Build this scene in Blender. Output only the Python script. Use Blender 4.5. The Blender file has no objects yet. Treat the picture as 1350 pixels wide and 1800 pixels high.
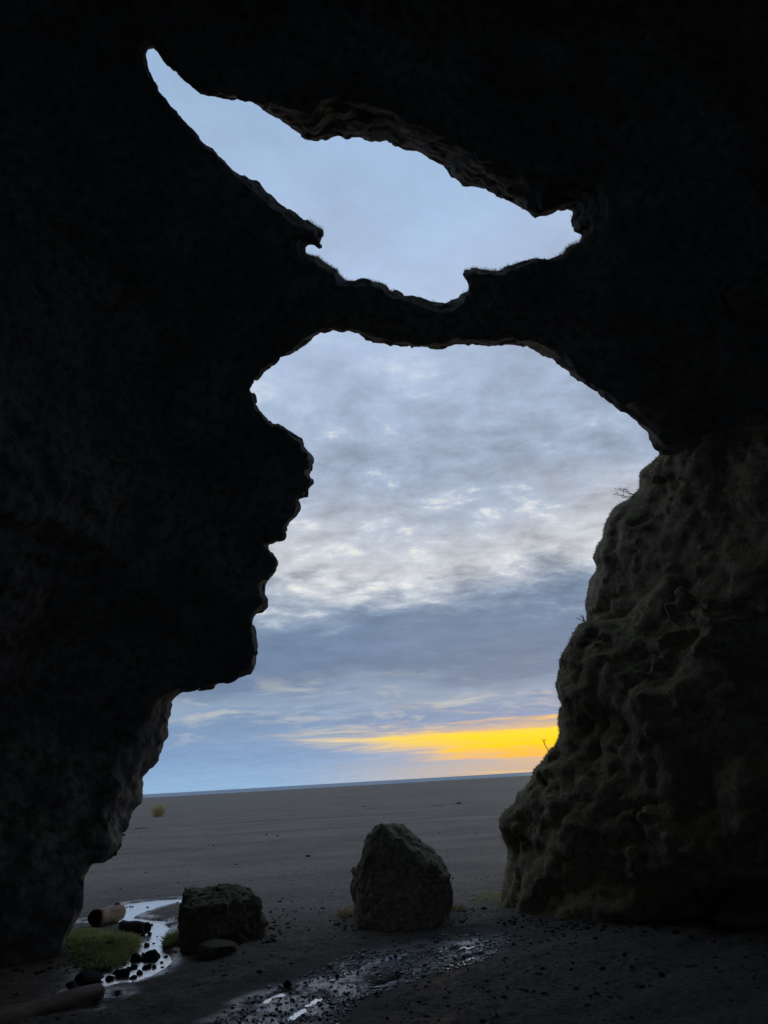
import bpy, math, random
import numpy as np
from mathutils import Matrix, Vector

S = bpy.context.scene
COL = S.collection
random.seed(7)

# ------------------------------------------------------------------ camera
CAM_Z = 1.6
FOC = 1350.0                                   # focal length in photo pixels (1350 x 1800)
PITCH, ROLL = math.radians(19.24), math.radians(-3.32)
cam_m = Matrix.Rotation(math.pi / 2 + PITCH, 4, 'X') @ Matrix.Rotation(ROLL, 4, 'Z')
cd = bpy.data.cameras.new('camera')
cd.sensor_fit = 'VERTICAL'; cd.sensor_height = 36.0; cd.lens = 36.0 * FOC / 1800.0
cd.clip_start = 0.05; cd.clip_end = 60000
cam = bpy.data.objects.new('camera', cd); COL.objects.link(cam)
cam.matrix_world = Matrix.Translation((0, 0, CAM_Z)) @ cam_m
S.camera = cam

# ------------------------------------------------------------------ light
SUN_AZ, SUN_EL = math.radians(10.3), math.radians(2.3)
sd_ = bpy.data.lights.new('sun', 'SUN')
sd_.energy = 0.12; sd_.angle = math.radians(3); sd_.color = (1.0, 0.70, 0.38)
sun = bpy.data.objects.new('sun', sd_); COL.objects.link(sun)
sun_dir = Vector((math.sin(SUN_AZ) * math.cos(SUN_EL), math.cos(SUN_AZ) * math.cos(SUN_EL), math.sin(SUN_EL)))
sun.rotation_euler = sun_dir.to_track_quat('Z', 'Y').to_euler()
sun.location = sun_dir * 300

S.view_settings.view_transform = 'Standard'
S.view_settings.look = 'None'
S.view_settings.exposure = 0.0
S.view_settings.gamma = 1.0
S.view_settings.use_curve_mapping = False
S.cycles.use_denoising = True
S.cycles.max_bounces = 6
S.cycles.diffuse_bounces = 3


class NT:
    """small helper round a node tree"""
    def __init__(self, tree):
        self.t = tree; tree.nodes.clear()

    def n(self, kind, **kw):
        nd = self.t.nodes.new(kind)
        for k, v in kw.items():
            if k.startswith('_'):
                setattr(nd, k[1:], v)
        return nd

    def link(self, a, b):
        self.t.links.new(a, b)

    def put(self, sock, v):
        if isinstance(v, bpy.types.NodeSocket):
            self.link(v, sock)
        elif v is not None:
            try:
                sock.default_value = v
            except (TypeError, ValueError):
                sock.default_value = tuple(v) + (1,)

    def math(self, op, a, b=None, c=None, clamp=False):
        nd = self.t.nodes.new('ShaderNodeMath'); nd.operation = op; nd.use_clamp = clamp
        for i, v in enumerate((a, b, c)):
            if v is not None:
                self.put(nd.inputs[i], v)
        return nd.outputs[0]

    def smooth(self, v, lo, hi, a=0.0, b=1.0):
        nd = self.t.nodes.new('ShaderNodeMapRange'); nd.interpolation_type = 'SMOOTHSTEP'
        for i, x in enumerate((v, lo, hi, a, b)):
            self.put(nd.inputs[i], x)
        return nd.outputs[0]

    def mix(self, f, a, b, mode='MIX'):
        nd = self.t.nodes.new('ShaderNodeMix'); nd.data_type = 'RGBA'; nd.blend_type = mode
        self.put(nd.inputs[0], f); self.put(nd.inputs[6], a); self.put(nd.inputs[7], b)
        return nd.outputs[2]

    def noise(self, vec, scale, detail=4, rough=0.55, dist=0.0, dim='3D'):
        nd = self.t.nodes.new('ShaderNodeTexNoise'); nd.noise_dimensions = dim
        if vec is not None:
            self.link(vec, nd.inputs['Vector'])
        nd.inputs['Scale'].default_value = scale; nd.inputs['Detail'].default_value = detail
        nd.inputs['Roughness'].default_value = rough; nd.inputs['Distortion'].default_value = dist
        return nd.outputs['Fac']

    def ramp(self, fac, stops, interp='LINEAR'):
        nd = self.t.nodes.new('ShaderNodeValToRGB'); cr = nd.color_ramp; cr.interpolation = interp
        while len(cr.elements) < len(stops):
            cr.elements.new(0.5)
        for e, (p, c) in zip(cr.elements, stops):
            e.position = p; e.color = tuple(c) + (1,)
        self.put(nd.inputs[0], fac)
        return nd.outputs[0]

    def comb(self, x, y, z):
        nd = self.t.nodes.new('ShaderNodeCombineXYZ')
        for i, v in enumerate((x, y, z)):
            self.put(nd.inputs[i], v)
        return nd.outputs[0]


def lin(r, g, b):
    return tuple(((c / 255 + 0.055) / 1.055) ** 2.4 if c > 10 else c / 255 / 12.92 for c in (r, g, b))


# ------------------------------------------------------------------ sky
def make_world():
    w = bpy.data.worlds.new('World'); S.world = w; w.use_nodes = True
    N = NT(w.node_tree)
    out = N.n('ShaderNodeOutputWorld')
    tc = N.n('ShaderNodeTexCoord').outputs['Generated']
    sp = N.n('ShaderNodeSeparateXYZ'); N.link(tc, sp.inputs[0])
    x, y, z = sp.outputs
    zc = N.math('MAXIMUM', z, 0.0)
    # clouds lie on a flat deck: foreshortened towards the horizon
    dn = N.math('ADD', zc, 0.10)
    P = N.comb(N.math('DIVIDE', x, dn), N.math('DIVIDE', y, dn), 0.0)
    big = N.noise(P, 0.55, 2, 0.5, 0.2)
    mid = N.noise(P, 1.25, 8, 0.58, 0.25)
    fine = N.noise(P, 5.4, 7, 0.66, 0.2)
    big0 = N.math('SUBTRACT', big, 0.5); mid0 = N.math('SUBTRACT', mid, 0.5); fine0 = N.math('SUBTRACT', fine, 0.5)
    # ragged lookup height
    amp = N.smooth(zc, 0.0, 0.35, 0.06, 0.24)
    wob = N.math('ADD', N.math('MULTIPLY', big0, 0.5), N.math('ADD', N.math('MULTIPLY', mid0, 1.0), N.math('MULTIPLY', fine0, 0.28)))
    zz = N.math('MULTIPLY_ADD', wob, amp, zc)
    deck = N.ramp(zz, [(0.000, lin(146, 184, 220)), (0.035, lin(128, 163, 203)), (0.078, lin(124, 152, 188)),
                       (0.098, lin(142, 165, 192)), (0.125, lin(108, 131, 162)), (0.185, lin(114, 137, 167)),
                       (0.212, lin(136, 156, 182)), (0.258, lin(206, 211, 217)), (0.300, lin(192, 199, 210)),
                       (0.37, lin(163, 178, 201)), (0.47, lin(172, 189, 215)), (0.60, lin(176, 196, 225)), (0.74, lin(158, 187, 222)), (1.0, lin(150, 178, 216))])
    # bright broken edges in the mid band
    band = N.math('MULTIPLY', N.smooth(zc, 0.17, 0.25), N.smooth(zc, 0.34, 0.60, 1.0, 0.0))
    tex = N.math('ADD', N.math('MULTIPLY', mid0, 0.9), N.math('MULTIPLY', fine0, 1.15))
    gain = N.math('MULTIPLY_ADD', tex, N.math('MULTIPLY_ADD', band, 0.95, 0.40), 1.0)
    gain = N.math('MAXIMUM', gain, 0.6)
    deck = N.mix(1.0, deck, N.comb(gain, gain, gain), 'MULTIPLY')
    warmband = N.math('MULTIPLY', band, N.smooth(N.math('ADD', fine0, N.math('MULTIPLY', mid0, 0.7)), 0.05, 0.22))
    deck = N.mix(N.math('MULTIPLY', warmband, 0.8), deck, lin(242, 240, 230))
    # bright wisps below the deck
    wisp_n = N.noise(P, 2.2, 7, 0.6, 0.5)
    wisp = N.math('MULTIPLY', N.smooth(wisp_n, 0.50, 0.68), N.math('MULTIPLY', N.smooth(zc, 0.04, 0.08), N.smooth(zc, 0.10, 0.145, 1.0, 0.0)))
    deck = N.mix(N.math('MULTIPLY', wisp, 0.55), deck, lin(204, 204, 198))
    # gap in the clouds at the horizon, filled by the low sun
    az = N.math('ARCTAN2', x, y)
    off = N.math('SUBTRACT', SUN_AZ + 0.04, az)
    aoff = N.math('ABSOLUTE', off)
    near = N.math('MAXIMUM', N.math('SUBTRACT', 1.0, N.math('DIVIDE', aoff, 0.50)), 0.0)
    Pg = N.comb(N.math('MULTIPLY', az, 9.0), N.math('MULTIPLY', zc, 95.0), 3.3)
    gn = N.math('SUBTRACT', N.noise(Pg, 0.8, 8, 0.66, 0.5), 0.5)
    Pb = N.comb(N.math('MULTIPLY', az, 7.0), N.math('MULTIPLY', zc, 110.0), 9.1)
    gm = N.math('SUBTRACT', N.noise(Pb, 1.0, 7, 0.64, 0.4), 0.5)
    top = N.math('MULTIPLY_ADD', aoff, -0.015, 0.064)
    bot = N.math('MULTIPLY_ADD', aoff, 0.125, 0.004)
    up_e = N.math('SUBTRACT', top, N.math('MULTIPLY_ADD', gn, 0.070, zc))
    dn_e = N.math('SUBTRACT', N.math('MULTIPLY_ADD', gm, 0.052, zc), bot)
    edge = N.math('MINIMUM', up_e, dn_e)
    gap = N.math('MULTIPLY', N.smooth(edge, -0.006, 0.013), N.smooth(near, 0.16, 0.42))
    gcol = N.ramp(N.math('MULTIPLY', zc, 10.0), [(0.10, lin(236, 176, 70)), (0.20, lin(252, 188, 24)), (0.33, lin(255, 214, 30)), (0.50, lin(255, 226, 60)), (0.75, lin(250, 216, 130))])
    fringe = N.mix(N.smooth(near, 0.3, 0.85), lin(226, 212, 182), lin(244, 190, 108))
    gcol = N.mix(N.math('MULTIPLY', N.smooth(edge, 0.001, 0.022), N.smooth(near, 0.25, 0.62)), fringe, gcol)
    # peach air below and warm undersides of the clouds round the gap
    low = N.math('MULTIPLY', N.smooth(zc, 0.0, 0.045, 1.0, 0.0), N.smooth(near, 0.2, 0.95))
    deck = N.mix(N.math('MULTIPLY', low, 0.85), deck, lin(210, 180, 140))
    lit = N.math('MULTIPLY', N.smooth(gn, 0.02, 0.20), N.math('MULTIPLY', N.smooth(edge, -0.060, -0.005), N.smooth(near, 0.3, 0.85)))
    deck = N.mix(N.math('MULTIPLY', lit, 0.75), deck, lin(240, 205, 140))
    deck = N.mix(gap, deck, gcol)
    bgc = N.n('ShaderNodeBackground'); N.link(deck, bgc.inputs[0]); bgc.inputs[1].default_value = 1.0
    # the clear sky behind shows through the thin high cloud
    sky = N.n('ShaderNodeTexSky', _sky_type='NISHITA')
    sky.sun_disc = False; sky.sun_elevation = SUN_EL; sky.sun_rotation = SUN_AZ
    sky.air_density = 1.0; sky.dust_density = 1.5; sky.ozone_density = 1.5
    bgs = N.n('ShaderNodeBackground'); N.link(sky.outputs[0], bgs.inputs[0]); bgs.inputs[1].default_value = 0.12
    ms = N.n('ShaderNodeMixShader')
    N.put(ms.inputs[0], 0.97); N.link(bgs.outputs[0], ms.inputs[1]); N.link(bgc.outputs[0], ms.inputs[2])
    N.link(ms.outputs[0], out.inputs[0])


make_world()
S.world.cycles.sampling_method = 'MANUAL'; S.world.cycles.sample_map_resolution = 512


# ------------------------------------------------------------------ geometry helpers
CM = np.array(cam_m.to_3x3())


def ray(px, py):
    v = CM @ np.array([(px - 675.0) / FOC, (900.0 - py) / FOC, -1.0])
    return v / np.linalg.norm(v)


def on_ground(px, py, z=0.0):
    v = ray(px, py); s = (z - CAM_Z) / v[2]
    return np.array([v[0] * s, v[1] * s, z])


def at(px, py, r):
    return np.array([0, 0, CAM_Z]) + ray(px, py) * r


def project(P):
    """world points -> photo pixels, depth along the axis, distance"""
    q = P - np.array([0, 0, CAM_Z], P.dtype)
    c = q @ CM.astype(P.dtype)
    dep = np.maximum(-c[..., 2], 0.05)
    return 675 + FOC * c[..., 0] / dep, 900 - FOC * c[..., 1] / dep, -c[..., 2], np.sqrt((q * q).sum(-1))


_rng = np.random.default_rng(11)
_TAB = _rng.random((64, 64, 64)).astype(np.float32) * 2 - 1
_TF = _TAB.ravel()


def vnoise(P):
    i = np.floor(P).astype(np.int32); f = (P - i).astype(np.float32)
    f = f * f * (3 - 2 * f)
    i0 = i & 63; i1 = (i + 1) & 63
    x0, y0, z0 = i0[:, 0] * 4096, i0[:, 1] * 64, i0[:, 2]
    x1, y1, z1 = i1[:, 0] * 4096, i1[:, 1] * 64, i1[:, 2]
    fx, fy, fz = f[:, 0], f[:, 1], f[:, 2]
    a = _TF[x0 + y0 + z0]; a = a + (_TF[x1 + y0 + z0] - a) * fx
    b = _TF[x0 + y1 + z0]; b = b + (_TF[x1 + y1 + z0] - b) * fx
    c = _TF[x0 + y0 + z1]; c = c + (_TF[x1 + y0 + z1] - c) * fx
    d = _TF[x0 + y1 + z1]; d = d + (_TF[x1 + y1 + z1] - d) * fx
    a = a + (b - a) * fy; c = c + (d - c) * fy
    return a + (c - a) * fz


def fbm(P, scale, octaves=4, gain=0.5, ridged=False):
    s = 0; a = 1.0; t = 0
    for o in range(octaves):
        v = vnoise(P * np.float32(scale) + np.float32(17.3 * o))
        if ridged:
            v = 1 - 2 * np.abs(v)
        s = s + a * v; t += a; a *= gain; scale *= 2.03
    return s / t


def blocks(P, scale):
    """broken-rock pattern: a random height for each jittered cell, and a groove where two cells meet"""
    Q = P * np.float32(scale)
    b = np.floor(Q - 0.5).astype(np.int32)
    d1 = np.full(len(Q), 9, np.float32); d2 = d1.copy(); hv = np.zeros(len(Q), np.float32)
    for o in np.ndindex(2, 2, 2):
        c = b + np.array(o, np.int32); k = c & 63
        i = k[:, 0] * 4096 + k[:, 1] * 64 + k[:, 2]
        jx = 0.5 + 0.42 * _TF[i]; jy = 0.5 + 0.42 * _TF[(i + 7919) & 262143]; jz = 0.5 + 0.42 * _TF[(i + 104729) & 262143]
        d = (c[:, 0] + jx - Q[:, 0]) ** 2 + (c[:, 1] + jy - Q[:, 1]) ** 2 + (c[:, 2] + jz - Q[:, 2]) ** 2
        nearer = d < d1
        d2 = np.where(nearer, d1, np.minimum(d2, d))
        hv = np.where(nearer, _TF[(i + 31337) & 262143], hv)
        d1 = np.where(nearer, d, d1)
    g = np.clip((np.sqrt(d2) - np.sqrt(d1)) / 0.16, 0, 1)
    return hv * g - 0.7 * (1 - g)


def poly_sd(X, Y, poly):
    """signed distance to a polygon, negative inside"""
    p = np.asarray(poly, np.float32)
    sh = X.shape; x = X.ravel().astype(np.float32); y = Y.ravel().astype(np.float32)
    best = np.full(x.shape, 1e12, np.float32); ins = np.zeros(x.shape, bool)
    for k in range(len(p)):
        ax, ay = p[k]; bx, by = p[(k + 1) % len(p)]
        ex, ey = bx - ax, by - ay
        wx, wy = x - ax, y - ay
        h = np.clip((wx * ex + wy * ey) / (ex * ex + ey * ey + 1e-9), 0, 1)
        dx, dy = wx - ex * h, wy - ey * h
        np.minimum(best, dx * dx + dy * dy, out=best)
        if ay != by:
            c = (y >= min(ay, by)) & (y < max(ay, by))
            ins ^= c & (x < ax + (y - ay) * ex / ey)
    d = np.sqrt(best)
    return np.where(ins, -d, d).reshape(sh)


class Outline:
    """raster of signed distances (photo pixels) so that many points can be looked up"""
    def __init__(self, polys, box, step):
        self.x0, self.y0 = box[0], box[1]; self.step = step
        gx = np.arange(box[0], box[2] + step, step); gy = np.arange(box[1], box[3] + step, step)
        X, Y = np.meshgrid(gx, gy)
        d = None
        for p in polys:
            e = poly_sd(X, Y, p)
            d = e if d is None else np.minimum(d, e)
        self.d = d.astype(np.float32)
        self.ny, self.nx = d.shape

    def __call__(self, px, py):
        u = np.clip((px - self.x0) / self.step, 0, self.nx - 1.001)
        v = np.clip((py - self.y0) / self.step, 0, self.ny - 1.001)
        i = u.astype(np.int32); j = v.astype(np.int32); fu = u - i; fv = v - j
        d = self.d
        return (d[j, i] * (1 - fu) + d[j, i + 1] * fu) * (1 - fv) + (d[j + 1, i] * (1 - fu) + d[j + 1, i + 1] * fu) * fv


_E = [(0, 1), (2, 3), (4, 5), (6, 7), (0, 2), (1, 3), (4, 6), (5, 7), (0, 4), (1, 5), (2, 6), (3, 7)]
_C = np.array([[a, b, c] for a in (0, 1) for b in (0, 1) for c in (0, 1)])


def surface_nets(fn, lo, hi, h, C=32, keep=None, band=0.6):
    """triangulate fn(points) = 0 in the box lo..hi with voxels of h; works block by block"""
    lo = np.asarray(lo, float); n = np.ceil((np.asarray(hi) - lo) / h / C).astype(int)
    dims = n * C + 4
    ids, pos, quads = [], [], []
    g = np.arange(-1, C + 2)
    L = np.stack(np.meshgrid(g, g, g, indexing='ij'), -1)
    sub = L[::C // 4 if C >= 8 else 1, ::C // 4 if C >= 8 else 1, ::C // 4 if C >= 8 else 1].reshape(-1, 3)
    for bi in np.ndindex(*n):
        b = np.array(bi) * C
        pts = (lo + (b + sub) * h).astype(np.float32)
        if keep is not None and not keep(pts).any():
            continue
        v = fn(pts, True)
        if v.min() > band or v.max() < -band:
            continue
        F = fn((lo + (b + L.reshape(-1, 3)) * h).astype(np.float32), False).reshape(C + 3, C + 3, C + 3)
        s = F < 0
        if s.all() or not s.any():
            continue
        m = C + 2
        cs = np.stack([s[a:a + m, c:c + m, e:e + m] for a, c, e in _C], -1)
        act = cs.any(-1) & ~cs.all(-1)
        ci = np.argwhere(act)
        if not len(ci):
            continue
        cf = np.stack([F[ci[:, 0] + a, ci[:, 1] + c, ci[:, 2] + e] for a, c, e in _C], -1)
        acc = np.zeros((len(ci), 3)); cnt = np.zeros(len(ci))
        for p, q in _E:
            fp, fq = cf[:, p], cf[:, q]; x = (fp < 0) != (fq < 0)
            t = np.where(x, fp / np.where(x, fp - fq, 1), 0)
            w = _C[p] + (_C[q] - _C[p]) * t[:, None]
            acc[x] += w[x]; cnt[x] += 1
        gp = ci - 1 + b
        pos.append(lo + (gp + acc / cnt[:, None]) * h)
        gid = ((gp[:, 0] + 2) * dims[1] + gp[:, 1] + 2) * dims[2] + gp[:, 2] + 2
        ids.append(gid)
        st = (dims[1] * dims[2], dims[2], 1)
        inner = s[1:C + 1, 1:C + 1, 1:C + 1]
        for ax in range(3):
            o = [slice(1, C + 1)] * 3; o[ax] = slice(2, C + 2)
            nx_ = s[tuple(o)]
            e = np.argwhere(inner != nx_)
            if not len(e):
                continue
            fl = inner[e[:, 0], e[:, 1], e[:, 2]]
            gg = e + b
            base = ((gg[:, 0] + 2) * dims[1] + gg[:, 1] + 2) * dims[2] + gg[:, 2] + 2
            u, w = st[(ax + 1) % 3], st[(ax + 2) % 3]
            q = np.stack([base - u - w, base - w, base, base - u], -1)
            q[~fl] = q[~fl][:, ::-1]
            quads.append(q)
    ids = np.concatenate(ids); pos = np.concatenate(pos); quads = np.concatenate(quads)
    u, first = np.unique(ids, return_index=True)
    pos = pos[first]
    k = np.searchsorted(u, quads); k = np.minimum(k, len(u) - 1)
    ok = (u[k] == quads).all(1)
    return pos, k[ok]


def mesh_from(name, verts, faces, mat=None, smooth=True):
    """faces: (n,3) or (n,4) index array"""
    verts = np.asarray(verts, np.float32); faces = np.asarray(faces, np.int32)
    me = bpy.data.meshes.new(name)
    me.vertices.add(len(verts)); me.vertices.foreach_set('co', verts.ravel())
    k = faces.shape[1]
    me.loops.add(faces.size); me.loops.foreach_set('vertex_index', faces.ravel())
    me.polygons.add(len(faces))
    me.polygons.foreach_set('loop_start', np.arange(0, faces.size, k, dtype=np.int32))
    me.polygons.foreach_set('loop_total', np.full(len(faces), k, np.int32))
    me.update(calc_edges=True); me.validate()
    me.polygons.foreach_set('use_smooth', np.full(len(me.polygons), smooth))
    if mat:
        me.materials.append(mat)
    return me


def link(name, me, parent=None, loc=None):
    o = bpy.data.objects.new(name, me); COL.objects.link(o)
    if loc is not None:
        o.location = loc
    if parent is not None:
        o.parent = parent
        o.matrix_parent_inverse = Matrix.Translation(parent.location).inverted()
    return o


def tag(o, label=None, cat=None, group=None, kind=None):
    for k, v in (('label', label), ('category', cat), ('group', group), ('kind', kind)):
        if v:
            o[k] = v
    return o


def submesh(V, F, sel):
    f = F[sel]; u, inv = np.unique(f, return_inverse=True)
    return V[u], inv.reshape(f.shape)


def attr(me, name, vals):
    a = me.attributes.new(name, 'FLOAT', 'POINT'); a.data.foreach_set('value', np.asarray(vals, np.float32))


# ------------------------------------------------------------------ materials
def principled(name):
    m = bpy.data.materials.new(name); m.use_nodes = True
    N = NT(m.node_tree)
    o = N.n('ShaderNodeOutputMaterial'); b = N.n('ShaderNodeBsdfPrincipled')
    N.link(b.outputs[0], o.inputs[0])
    return m, N, b


def rock_material(name, dark, light, moss=0.0, moss_col=(0.035, 0.045, 0.014), bump=0.6, scale=1.0):
    m, N, b = principled(name)
    p = N.n('ShaderNodeNewGeometry')
    pos = p.outputs['Position']
    n1 = N.noise(pos, 1.1 * scale, 6, 0.6, 0.4)
    n2 = N.noise(pos, 9.0 * scale, 6, 0.65, 0.2)
    n3 = N.noise(pos, 42.0 * scale, 4, 0.6)
    c = N.mix(N.smooth(n1, 0.35, 0.68), dark, light)
    c = N.mix(N.smooth(n2, 0.40, 0.72), c, tuple(x * 0.4 for x in dark))
    pale = N.smooth(N.noise(pos, 3.7 * scale, 5, 0.7, 1.0), 0.66, 0.74)
    c = N.mix(N.math('MULTIPLY', pale, 0.5), c, tuple(x * 1.7 for x in light))
    if moss > 0:
        sp = N.n('ShaderNodeSeparateXYZ'); N.link(p.outputs['Normal'], sp.inputs[0])
        up = N.math('ADD', sp.outputs[2], N.math('MULTIPLY', N.math('SUBTRACT', n2, 0.5), 1.4))
        mk = N.math('MULTIPLY', N.smooth(up, 0.35 - moss, 0.95 - moss), min(1.0, moss + 0.5))
        mc = N.mix(N.smooth(n3, 0.35, 0.7), tuple(x * 0.6 for x in moss_col), tuple(x * 1.5 for x in moss_col))
        c = N.mix(mk, c, mc)
    N.link(c, b.inputs['Base Color'])
    b.inputs['Roughness'].default_value = 0.88
    b.inputs['Specular IOR Level'].default_value = 0.25
    bp = N.n('ShaderNodeBump'); bp.inputs['Strength'].default_value = bump; bp.inputs['Distance'].default_value = 0.06
    N.link(N.math('ADD', N.math('MULTIPLY', n2, 1.0), N.math('MULTIPLY', n3, 0.35)), bp.inputs['Height'])
    N.link(bp.outputs[0], b.inputs['Normal'])
    return m


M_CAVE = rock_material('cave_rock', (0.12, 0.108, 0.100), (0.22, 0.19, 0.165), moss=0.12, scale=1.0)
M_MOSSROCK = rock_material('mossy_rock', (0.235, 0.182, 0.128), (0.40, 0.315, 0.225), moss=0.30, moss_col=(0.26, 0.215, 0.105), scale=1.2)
M_BOULDER = rock_material('boulder_rock', (0.36, 0.29, 0.215), (0.52, 0.43, 0.325), moss=0.16, moss_col=(0.22, 0.20, 0.10), scale=2.2)
M_DARKBLOCK = rock_material('dark_block', (0.16, 0.135, 0.105), (0.27, 0.23, 0.18), moss=0.20, moss_col=(0.14, 0.13, 0.06), scale=2.2)
M_STONE = rock_material('wet_stone', (0.018, 0.017, 0.018), (0.040, 0.037, 0.035), scale=8.0, bump=0.3)


# ------------------------------------------------------------------ outlines of the rock, in photo pixels
SLOT = [(255, 98), (259, 87), (267, 84), (276, 89), (287, 104), (300, 117), (322, 137), (335, 150), (352, 162), (366, 169), (389, 170),
        (413, 177), (439, 178), (459, 190), (481, 207), (504, 222), (526, 238), (539, 246), (556, 248), (574, 244), (585, 236), (598, 239),
        (611, 244), (619, 239), (630, 243), (648, 252), (661, 250), (670, 253), (679, 247), (703, 261), (721, 262), (739, 272), (761, 280),
        (777, 291), (788, 296), (793, 310), (810, 319), (814, 328), (832, 330), (868, 339), (877, 347), (899, 357), (914, 362), (919, 369),
        (928, 372), (937, 383), (959, 384), (979, 376), (992, 371), (1008, 368), (1009, 376), (1003, 389), (1006, 404), (1010, 410),
        (1022, 412), (1020, 424), (1001, 434), (992, 443), (979, 452), (968, 456), (943, 453), (917, 461), (906, 467), (890, 469),
        (883, 477), (868, 479), (837, 473), (817, 474), (814, 482), (819, 490), (822, 500), (821, 513), (809, 516), (806, 524), (794, 529),
        (770, 531), (734, 521), (712, 520), (686, 510), (678, 500), (667, 496), (639, 491), (622, 496), (604, 494), (598, 487), (593, 476),
        (570, 463), (557, 450), (543, 448), (535, 439), (535, 431), (543, 430), (561, 437), (565, 435), (563, 420), (568, 415), (568, 406),
        (559, 398), (541, 386), (526, 381), (515, 370), (494, 359), (463, 335), (456, 324), (430, 313), (404, 293), (385, 274), (359, 254),
        (341, 233), (326, 219), (313, 200), (296, 183), (280, 161), (269, 139), (259, 119)]
MOUTH_TOP = [(439, 682), (448, 671), (459, 660), (463, 652), (483, 641), (490, 630), (502, 625), (514, 623), (521, 615), (536, 602), (556, 591),
             (571, 582), (582, 579), (602, 584), (611, 582), (627, 586), (642, 592), (659, 602), (671, 602), (699, 609), (739, 612), (781, 614),
             (792, 610), (801, 605), (817, 608), (828, 605), (859, 607), (886, 606), (903, 603), (917, 609), (939, 615), (961, 629), (979, 640),
             (997, 652), (1020, 668), (1045, 685), (1065, 700), (1085, 718), (1105, 730), (1120, 745), (1135, 760), (1142, 773), (1150, 785),
             (1153, 792), (1163, 797)]
MOUTH_RIGHT = [(1215, 806), (1300, 822), (1450, 880), (1560, 1400), (1600, 2300)]
MOUTH_LEFT = [(-60, 2300), (-40, 1900), (60, 1762), (108, 1685), (120, 1645), (126, 1635), (137, 1615), (146, 1593), (147, 1567), (150, 1539), (159, 1522),
              (169, 1516), (180, 1517), (198, 1506), (216, 1485), (221, 1462), (229, 1446), (232, 1429), (247, 1413), (252, 1397), (254, 1369),
              (263, 1355), (276, 1342), (286, 1319), (293, 1293), (298, 1270), (301, 1247), (307, 1231), (319, 1218), (335, 1219), (351, 1211),
              (373, 1210), (381, 1203), (390, 1202), (412, 1199), (425, 1187), (441, 1184), (449, 1176), (452, 1149), (449, 1114), (446, 1092),
              (447, 1083), (457, 1077), (469, 1066), (469, 1050), (464, 1042), (464, 1026), (474, 1014), (485, 1004), (491, 993), (486, 982),
              (480, 972), (472, 966), (470, 956), (480, 955), (497, 949), (502, 941), (505, 929), (512, 917), (521, 905), (528, 894), (527, 885),
              (522, 878), (524, 875), (539, 873), (540, 859), (546, 854), (549, 847), (544, 840), (541, 831), (549, 825), (547, 819), (551, 815),
              (551, 802), (545, 791), (536, 785), (532, 773), (517, 765), (505, 757), (491, 748), (478, 746), (475, 742), (464, 729), (453, 716),
              (448, 697)]
MOUTH = MOUTH_TOP + MOUTH_RIGHT + MOUTH_LEFT
UPPER_LEDGE = [(1163, 797), (1157, 803), (1133, 823), (1124, 832), (1124, 847), (1122, 860), (1110, 875), (1090, 885), (1077, 895), (1068, 910),
               (1062, 927), (1058, 947), (1047, 963), (1043, 982), (1051, 996), (1047, 1005), (1035, 1023), (1030, 1050), (1028, 1073),
               (1032, 1092), (1045, 1130), (1100, 1300), (1300, 1500), (1650, 1500), (1650, 560), (1300, 640), (1200, 730)]
LOWER_SLOPE = [(1032, 1092), (1017, 1100), (1003, 1122), (993, 1140), (983, 1163), (980, 1190), (975, 1205), (977, 1227), (980, 1243), (980, 1270),
               (983, 1290), (975, 1307), (965, 1317), (957, 1333), (940, 1350), (937, 1354), (933, 1369), (920, 1387), (907, 1397), (906, 1411),
               (885, 1428), (877, 1441), (877, 1457), (885, 1481), (893, 1489), (893, 1515), (887, 1537), (883, 1574), (872, 1600), (840, 1800), (1750, 1800),
               (1750, 930), (1500, 935), (1350, 955), (1292, 985), (1262, 972), (1230, 978), (1196, 984), (1186, 996), (1165, 1008), (1150, 1030),
               (1120, 1062), (1100, 1085), (1075, 1090)]
SIDE_LUMP = [(1288, 905), (1286, 880), (1292, 856), (1312, 840), (1340, 830), (1400, 822), (1560, 810), (1600, 990), (1480, 990), (1350, 968), (1305, 935)]


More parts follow.
